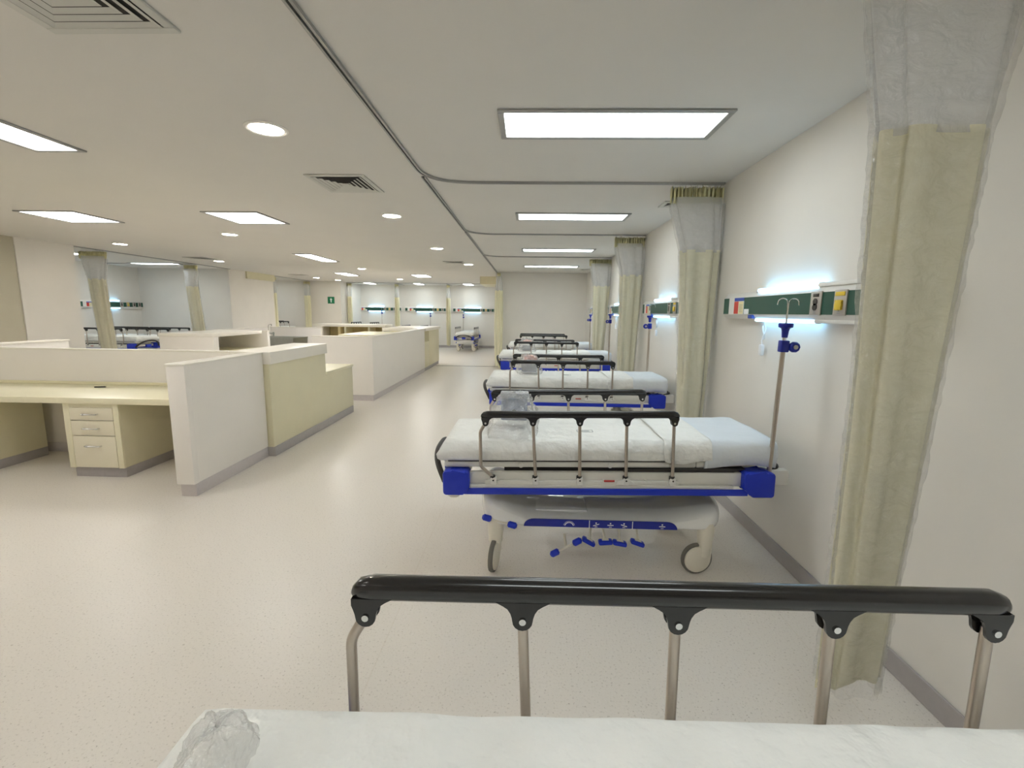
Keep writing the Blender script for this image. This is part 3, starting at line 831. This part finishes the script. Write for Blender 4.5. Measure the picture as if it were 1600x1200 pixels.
        for i in range(len(rings)-1):
            for k in range(14): b.faces.new((rings[i][k], rings[i][(k+1) % 14], rings[i+1][(k+1) % 14], rings[i+1][k]))
        b.faces.new(rings[0][::-1]); b.faces.new(rings[-1])
        for x in xt:    # drop lugs with flared shoulders
            P = [(x-.046, .972), (x-.034, .9655), (x-.026, .960), (x-.021, .952), (x-.0185, .944)]
            for k in range(9): a = PI+k/8*PI; P.append((x+.0175*math.cos(a), .938+.0175*math.sin(a)))
            P += [(x+.0185, .944), (x+.021, .952), (x+.026, .960), (x+.034, .9655), (x+.046, .972)]
            if x == xt[0]: P = [(max(px, x-.024), pz) for px, pz in P]
            if x == xt[-1]: P = [(min(px, x+.024), pz) for px, pz in P]
            for q in (-1, 1): prism(b, P, 'y', yb_+q*.0155, yb_+q*.0095)
            prism(b, [p for p in P if p[1] > .953], 'y', yb_-.0125, yb_+.0125)
        for x in xt:
            for q in (-1, 1): cyl(b, (x, yb_+q*.0155, .938), (x, yb_+q*.0185, .938), .006, 10, mi=1)
        link('rail_top_bar', b, [BLACK, CHROME], rail)
        for i, (a, c_) in enumerate(zip(xt, xbm)):
            b = B()
            if i == 0: pts = fillet([(a, yb_, .940), (a-.032, yb_, .885), (a-.032, yb_, .680), (c_, yb_, .612)], .014, 4)
            else: pts = [(a, yb_, .940), (c_, yb_, .612)]
            tube(b, pts, .0095, 12); p = link('rail_post', b, STEEL, rail)
            b = B(); box(b, c_-.017, c_+.017, yb_-.016, yb_+.016, .572, .616, bev=.006, mi=0); cyl(b, (c_, yb_-.018, .60), (c_, yb_+.018, .60), .005, 10, mi=1)
            cyl(b, (c_-.004, yb_, .606), (c_-.004, yb_, .624), .0155, 12, mi=1)
            link('pivot_bracket', b, [UNITW, BLACKM], p) if lod > 5 else link('pivot_bracket', b, [UNITW, BLACKM], rail)
        b = B(); tube(b, [(-.02, yb_, .594), (.04, yb_, .594)], .006, 8); link('release_lever', b, REDH, rail)
        b = B(); prism(b, [(.05, .574), (.16, .574), (.14, .594), (.112, .606), (.095, .606), (.06, .59)], 'y', yb_-.006, yb_+.010, bev=.002); link('release_plate', b, UNITW, rail)
    # ---- drip pole
    if pole:
        s = pole; px, py = .915, s*.345; b = B()
        cyl(b, (px, py, .60), (px, py, 1.37), .0125, 16)
        p = deck(link('drip_pole', b, STEEL, root)); p.rotation_euler = (0, math.radians(.8 if tilt else 0), 0); p.location = (-.6*math.sin(p.rotation_euler[1]), 0, lift+.9*math.sin(p.rotation_euler[1])+.9*math.radians(tilt))
        b = B()
        box(b, px-.022, px+.022, py-.022, py+.022, 1.335, 1.40, bev=.006)
        kx = px+knob*.020
        cyl(b, (kx, py-.004, 1.365), (kx+knob*.018, py-.004, 1.365), .012, 12)
        lathe(b, [(.001, -.030), (.024, -.030), (.030, -.022), (.030, -.008), (.022, 0), (.001, 0)], (kx+knob*.03, py, 1.365), 'y', 10)
        link('clamp', b, BLUED, p)
        b = B(); lathe(b, [(.001, -.034), (.012, -.034), (.012, -.028), (.001, -.028)], (kx+knob*.03, py, 1.365), 'y', 16); link('clamp_knob_cap', b, PLATE, p)
        b = B(); cyl(b, (px, py, 1.39), (px, py, 1.42), .010, 12); link('inner_tube', b, CHROME, p)
        b = B(); lathe(b, [(.001, 1.415), (.015, 1.415), (.018, 1.45), (.022, 1.465), (.036, 1.472), (.038, 1.488), (.034, 1.493), (.001, 1.493)], (px, py, 0), 'z', 20); link('pole_collar', b, BLUED, p)
        b = B(); cyl(b, (px, py, 1.49), (px, py, 1.60), .005, 8)
        for k in range(2):
            q = 1 if k else -1
            tube(b, [(px, py, 1.55)]+[(px+q*(.004+.026*(1-math.cos(a))), py, 1.605+.022*math.sin(a)) for a in [PI*i/8 for i in range(9)]]+[(px+q*.058, py, 1.592)], .003, 7)
        link('drip_hook', b, CHROME, p)
    return root

beds = []
# right row
bed((0.435, 0.375, 0), math.radians(.7), 'foreground stretcher cut off by the bottom edge, showing one black topped rail', lift=.09, pole=0, sheets=False)
bed((0.49, 2.98, 0), 0, 'nearest fully visible stretcher with blue bumpers and a drip pole, below the green headwall unit', tilt=1.1, pole=-1)
bed((0.555, 5.38, 0), 0, 'second stretcher of the right row, just behind the nearest fully visible one', lift=.04, pole=1, knob=-1, lod=1)
bed((0.50, 8.48, 0), 0, 'third stretcher of the right row from the nearest fully visible one', lift=.05, pole=-1, knob=-1, lod=1)
bed((0.55, 11.4, 0), 0, 'farthest stretcher of the right row, before the end wall', lift=.03, pole=-1, knob=-1, lod=1)
# back bays
bed((-2.42, 19.12, 0), PI/2-.04, 'single fully visible stretcher in the far bay, foot end towards the hall', lift=-.06, pole=1, lod=1)
bed((-4.52, 19.1, 0), PI/2-.05, 'stretcher in the middle far bay, only rail tops show over the counter', lift=-.02, pole=-1, knob=1, lod=2)
bed((-6.56, 19.1, 0), PI/2, 'stretcher in the leftmost far bay, rail tops show over the counter', lift=.08, pole=-1, knob=1, lod=2)
# left bays
bed((-9.75, 11.95, 0), PI, 'stretcher in the left bay nearer the pale side wall, partly behind a white counter', lift=.03, pole=1, knob=-1, lod=1)
bed((-9.72, 10.55, 0), PI, 'stretcher in the left bay beside the white column, behind the film-wrapped curtain', lift=.09, pole=0, lod=1)
bed((-9.55, 16.9, 0), PI+.7, 'stretcher in the left bay beyond the column, rails above the sink wall', lift=.12, pole=0, lod=2)

# ------------------------------------------------------------------ plastic-wrapped items on the mattresses
def wrapped(loc, label, kind, sc=1.0, rz=0, size=1.0):
    t = thing('wrapped_accessory', label, 'plastic-wrapped item', loc, rz, 'plastic-wrapped items lying on the stretchers')
    b = B(); NU, NV = 96, 44; rings = []
    for j in range(NV):
        v = j/(NV-1); z = .225*math.sin(v*PI/2)**.8 if v > 0 else 0.0
        r = 1.35 if v == 0 else (1-(v**2.6))**.5*(1+.35*(1-v)**3)
        ring = []
        for k in range(NU):
            a = 2*PI*k/NU; c, s = math.cos(a), math.sin(a)
            x = .125*r*math.copysign(abs(c)**.7, c); y = .15*r*math.copysign(abs(s)**.7, s)-(.16*(1-v)**2*(-s) if s < 0 else 0)
            d = noise.noise(Vector((c*2.2, s*2.2, z*14+sc*5)))*.060+noise.noise(Vector((c*8, s*8, z*50)))*.010
            cr = abs(noise.noise(Vector((x*22+sc, y*22, z*22))))*.05+abs(noise.noise(Vector((x*55, y*55, z*55+sc))))*.02
            ring.append(b.verts.new((x*(1+d*3)*(1-cr*2.2), y*(1+d*3)*(1-cr*2.2), max(0.001, z*(1-cr*2.5)+d*.6*(v > 0)))))
        rings.append(ring)
    for i in range(NV-1):
        for k in range(NU): b.faces.new((rings[i][k], rings[i][(k+1) % NU], rings[i+1][(k+1) % NU], rings[i+1][k]))
    
    for v in b.verts: v.co *= size
    link('plastic_bag', b, BAG, t, ang=24)
    if kind == 'device':
        b = B()
        prism(b, [(-.055, .05), (.075, .05), (.075, .20), (.02, .215), (-.055, .11)], 'x', -.085, .085, bev=.010)
        d = link('device_body', b, DEVICE, t)
        b = B(); box(b, -.092, .092, -.02, .085, .188, .222, bev=.008); link('device_lid', b, DEVTOP, d)
        b = B(); cyl(b, (0, -.050, .105), (0, -.064, .112), .014, 16); link('device_knob', b, BLACK, d)
    elif kind == 'pink':
        b = B(); tube(b, fillet([(-.06, 0, .15), (-.02, .02, .175), (.04, -.01, .165), (.07, .03, .15)], .03, 4), .03, 12)
        link('pink_pack', b, PINKB, t)
        b = B(); box(b, -.09, .09, -.07, .08, .004, .10, bev=.02); link('grey_pack', b, DEVTOP, t)
    return t
wrapped((-0.075, 2.99, .812), 'grey-blue device in a crumpled clear bag on the nearest full stretcher', 'device')
wrapped((0.03, 5.40, .870), 'clear bag with a pink item on the second stretcher of the row', 'pink', 1.3, size=.9)
wrapped((0.0, 8.5, .866), 'small clear bag with a pink item on the third stretcher of the row', 'pink', 1.6)
wrapped((-0.425, 0.56, .916), 'crumpled clear plastic bag on the foreground mattress at the bottom edge', 'none', 1.9, size=.27)

# ------------------------------------------------------------------ nurses' stations
def part(nm, m, dims, parent, bev=.002): return box_obj(nm, m, dims, parent, bev)

# near station
g = 'near nurses station'
t = thing('wing_wall', 'white half-height wing wall with pale skirting at the near end of the front counter', 'partition', (0, 0, 0), 0)
part('panel', LAMW, (-2.86, -2.72, 3.66, 4.72, .11, 1.095), t, .004)
part('end_trim', LAMW, (-2.865, -2.715, 3.60, 3.66, .11, 1.095), t, .004)
part('top_cap', SOLID, (-2.87, -2.712, 3.595, 4.722, 1.095, 1.11), t, .004)
part('skirting', SKIRTL, (-2.855, -2.725, 3.63, 4.72, 0, .11), t, .002)
t = thing('reception_counter', 'cream fronted counter with white raised ledge and low far end', 'counter', (0, 0, 0), 0)
b = B(); prism(b, [(4.735, .10), (7.03, .10), (7.03, .70), (6.09, .70), (6.09, .985), (4.735, .985)], 'x', -3.08, -2.665, bev=.003)
link('body', b, LAMY, t)
part('raised_ledge', SOLID, (-3.08, -2.64, 4.725, 6.10, .985, 1.112), t, .004)
part('low_worktop', LAMT, (-3.08, -2.655, 6.10, 7.05, .70, .735), t, .003)
part('skirting', SKIRT, (-3.07, -2.655, 4.735, 7.0, 0, .10), t, .002)
t = thing('privacy_panel', 'long white low partition behind the near desk', 'partition', (0, 0, 0), 0)
part('panel', LAMW, (-7.4, -3.085, 4.735, 4.815, .10, 1.10), t, .003)
part('top_cap', SOLID, (-7.4, -3.085, 4.73, 4.82, 1.10, 1.115), t, .003)
part('skirting', SKIRTL, (-7.4, -3.085, 4.728, 4.815, 0, .10), t, .002)
t = thing('desk_worktop', 'long cream desk top in front of the white partition', 'desk', (0, 0, 0), 0)
part('worktop', LAMT, (-7.4, -2.872, 3.98, 4.724, .69, .745), t, .004)
part('upstand', LAMT, (-7.4, -2.872, 4.702, 4.724, .745, .775), t, .003)
def drawer_unit(x0, x1, label):
    t = thing('drawer_cabinet', label, 'cabinet', ((x0+x1)/2, 4.0, 0), 0, 'drawer cabinets under the near desk')
    a = (x1-x0)/2
    part('body', LAMY, (-a, a, .022, .62, .09, .688), t, .002)
    part('face_frame', LAMT, (-a, -a+.055, 0, .022, .09, .688), t, .001); part('face_frame', LAMT, (a-.05, a, 0, .022, .09, .688), t, .001)
    part('top_rail', LAMT, (-a+.055, a-.05, 0, .022, .655, .688), t, .001)
    part('gap_shadow', DARKGAP, (-a+.055, a-.05, .016, .021, .09, .655), t, 0)
    part('plinth', SKIRT, (-a+.03, a, .02, .62, 0, .09), t, .002)
    for z0, z1 in ((.537, .652), (.395, .531), (.095, .389)):
        dz = (z0+z1)/2 if z1-z0 < .2 else z1-.09
        d = part('drawer', LAMD, (-a+.059, a-.054, -.002, .017, z0, z1), t, .002)
        b = B(); tube(b, fillet([(-.075, -.002, dz), (-.075, -.03, dz), (.065, -.03, dz), (.065, -.002, dz)], .014, 5), .006, 10)
        lathe(b, [(.001, -.036), (.010, -.036), (.010, -.024), (.001, -.024)], (-.045, 0, dz), 'y', 12)
        link('handle', b, CHROME, d)
drawer_unit(-4.17, -3.66, 'cream three-drawer cabinet with steel handles under the near desk')
drawer_unit(-5.54, -5.03, 'cream cabinet under the desk cut off by the left edge of the picture')
t = box_obj('socket_outlet', BLUED, (-3.73, -3.65, 4.716, 4.732, .37, .41), None, .004); tag(t, 'small dark blue socket on the partition under the near desk', 'socket')
b = B(); tube(b, [(-4.335, 4.50, .752), (-4.33, 4.505, .753), (-4.25, 4.53, .753), (-4.24, 4.533, .752)], [.004, .007, .007, .003], 10)
tag(link('black_pen', b, BLACK), 'small black pen lying on the cream desk top', 'pen')

# counter behind the near partition, left
t = thing('low_partition', 'white low wall with slanting top edge ending behind the near partition, far left', 'partition', (0, 0, 0), 0)
part('panel', LAMW, (-6.30, -6.15, 4.95, 6.10, .10, 1.095), t, .003); part('top_cap', SOLID, (-6.31, -6.14, 4.95, 6.11, 1.095, 1.115), t, .003); part('skirting', SKIRTL, (-6.29, -6.16, 4.95, 6.09, 0, .10), t)
t = thing('side_station', 'white box-fronted counter with an open shadowed recess, left of the sink', 'counter', (0, 0, 0), 0)
part('front_panel', LAMW, (-6.45, -5.48, 8.03, 8.12, 0, 1.05), t, .003)
part('side_panel', LAMW, (-5.57, -5.48, 8.12, 8.17, 0, 1.05), t, .003)
part('left_panel', LAMW, (-6.45, -6.37, 8.12, 9.54, 0, 1.05), t, .003)
part('worktop', SOLID, (-6.46, -5.48, 8.02, 9.55, 1.05, 1.11), t, .004)
part('lower_worktop', LAMT, (-6.37, -5.5, 8.4, 9.55, .72, .76), t, .003)
t = thing('low_partition', 'white low panel facing the viewer right of the recess and left of the sink', 'partition', (0, 0, 0), 0)
part('panel', LAMW, (-6.40, -5.37, 9.56, 9.64, 0, 1.095), t, .003); part('top_cap', SOLID, (-6.40, -5.36, 9.552, 9.648, 1.095, 1.11), t, .003)

# sink area
t = thing('low_partition', 'greyish white low wall behind the steel sink', 'partition', (0, 0, 0), 0)
part('rear_panel', LAMW, (-6.50, -5.20, 11.72, 11.82, 0, 1.095), t, .003)
part('side_panel', LAMW, (-6.60, -6.50, 9.66, 11.82, 0, 1.095), t, .003)
part('top_cap', SOLID, (-6.50, -5.19, 11.71, 11.83, 1.095, 1.11), t, .003)
part('side_cap', SOLID, (-6.61, -6.49, 9.66, 11.83, 1.095, 1.11), t, .003)
t = thing('scrub_sink', 'grey stainless steel scrub sink with tall curved tap', 'sink', (-5.86, 10.95, 0), 0)
b = B()
X, Y = .50, .36
# open basin: outer and inner shells
O = [(-X, -Y), (X, -Y), (X, Y), (-X, Y)]; I = [(-X+.03, -Y+.03), (X-.03, -Y+.03), (X-.03, Y-.12), (-X+.03, Y-.12)]
o0 = [b.verts.new((x*.95, y*.9, .42)) for x, y in O]; o1 = [b.verts.new((x, y, .86)) for x, y in O]; o2 = [b.verts.new((x*1.02, y*1.02, .90)) for x, y in O]
i2 = [b.verts.new((x, y, .90)) for x, y in I]; i1 = [b.verts.new((x*.85, y*.8, .60)) for x, y in I]
for A_, C_ in ((o0, o1), (o1, o2), (o2, i2), (i2, i1)):
    for k in range(4): b.faces.new((A_[k], A_[(k+1) % 4], C_[(k+1) % 4], C_[k]))
b.faces.new(o0[::-1]); b.faces.new(i1)
link('basin', b, SINKM, t, ang=20)
for x in (-.44, .44):
    b = B(); cyl(b, (x, -.28, 0), (x, -.28, .43), .02, 12); link('leg', b, SINKM, t)
    b = B(); cyl(b, (x, .28, 0), (x, .28, .43), .02, 12); link('leg', b, SINKM, t)
b = B(); tube(b, fillet([(-.42, .02+.26, .90), (-.42, .28, 1.17), (-.30, .20, 1.19), (-.28, .18, 1.16)], .05, 6), .011, 10)
f = link('tap', b, CHROME, t)
b = B(); tube(b, [(-.52, .28, .97), (-.28, .28, .97)], .016, 10); cyl(b, (-.50, .28, .90), (-.50, .28, 1.0), .02, 10); cyl(b, (-.30, .28, .90), (-.30, .28, 1.0), .02, 10)
link('tap_body', b, SINKM, f)

# middle station
t = thing('station_partition', 'large white L-shaped low wall of the middle station', 'partition', (0, 0, 0), 0)
b = B(); prism(b, [(-3.67, 7.9), (-2.63, 7.9), (-2.63, 11.98), (-2.76, 11.98), (-2.76, 8.03), (-3.67, 8.03)], 'z', .10, 1.097, bev=.003); link('panel', b, LAMW, t)
b = B(); prism(b, [(-3.68, 7.892), (-2.622, 7.892), (-2.622, 11.985), (-2.768, 11.985), (-2.768, 8.038), (-3.68, 8.038)], 'z', 1.097, 1.11, bev=.003); link('top_cap', b, SOLID, t)
b = B(); prism(b, [(-3.66, 7.91), (-2.64, 7.91), (-2.64, 11.98), (-2.75, 11.98), (-2.75, 8.02), (-3.66, 8.02)], 'z', 0, .10); link('skirting', b, SKIRTL, t)
t = thing('reception_counter', 'far cream counter end with open shelf, behind the large white wall', 'counter', (0, 0, 0), 0)
part('body', LAMY, (-3.5, -2.64, 12.55, 13.98, .09, 1.04), t, .003)
part('lower_body', LAMY, (-3.5, -2.64, 12.0, 12.55, .09, .73), t, .003)
part('shelf_back', LAMY, (-3.5, -3.1, 12.0, 12.55, .73, 1.04), t, .003)
part('shelf', LAMT, (-3.1, -2.635, 12.0, 12.56, .73, .755), t, .002)
part('worktop', SOLID, (-3.72, -2.60, 11.99, 14.02, 1.04, 1.11), t, .004)
part('skirting', SKIRT, (-3.5, -2.65, 12.0, 13.96, 0, .09), t, .002)
t = thing('inner_worktop', 'pale cream worktop slab seen just over the large white wall', 'counter', (0, 0, 0), 0)
part('worktop', LAMT, (-4.15, -2.95, 10.2, 11.9, .985, 1.02), t, .003)
part('support', LAMY, (-4.1, -3.0, 10.9, 11.8, 0, .985), t, .002)
t = thing('shelving_counter', 'distant white-topped counter with tan open shelves underneath', 'counter', (0, 0, 0), 0)
part('worktop', SOLID, (-6.0, -3.95, 12.98, 13.7, 1.09, 1.16), t, .004)
part('back_board', WOODY, (-5.95, -4.0, 13.55, 13.6, 0, 1.09), t, 0)
for x0, x1, m_ in ((-5.95, -5.75, LAMW), (-5.30, -5.22, WOODY), (-5.12, -5.07, LAMT), (-4.45, -4.40, LAMT), (-4.05, -4.0, LAMW)):
    part('upright', m_, (x0, x1, 13.02, 13.55, 0, 1.09), t, .002)
part('shelf', WOODY, (-5.75, -4.0, 13.05, 13.55, .62, .65), t, .002)

# ------------------------------------------------------------------ green sign
t = thing('safety_sign', 'small square green sign with a white pictogram on the white far wall', 'sign', (-7.58, 18.1, 1.92), 0)
part('board', SIGNG, (-.13, .13, -.012, 0, -.13, .13), t, .002)
b = B()
lathe(b, [(.001, -.0135), (.018, -.0135), (.018, -.012), (.001, -.012)], (0, 0, .065), 'y', 16)
prism(b, [(-.05, .045), (.05, .045), (.018, -.005), (.016, -.085), (-.016, -.085), (-.018, -.005)], 'y', -.0135, -.012)
link('pictogram', b, LWHITE, t, smooth=False)
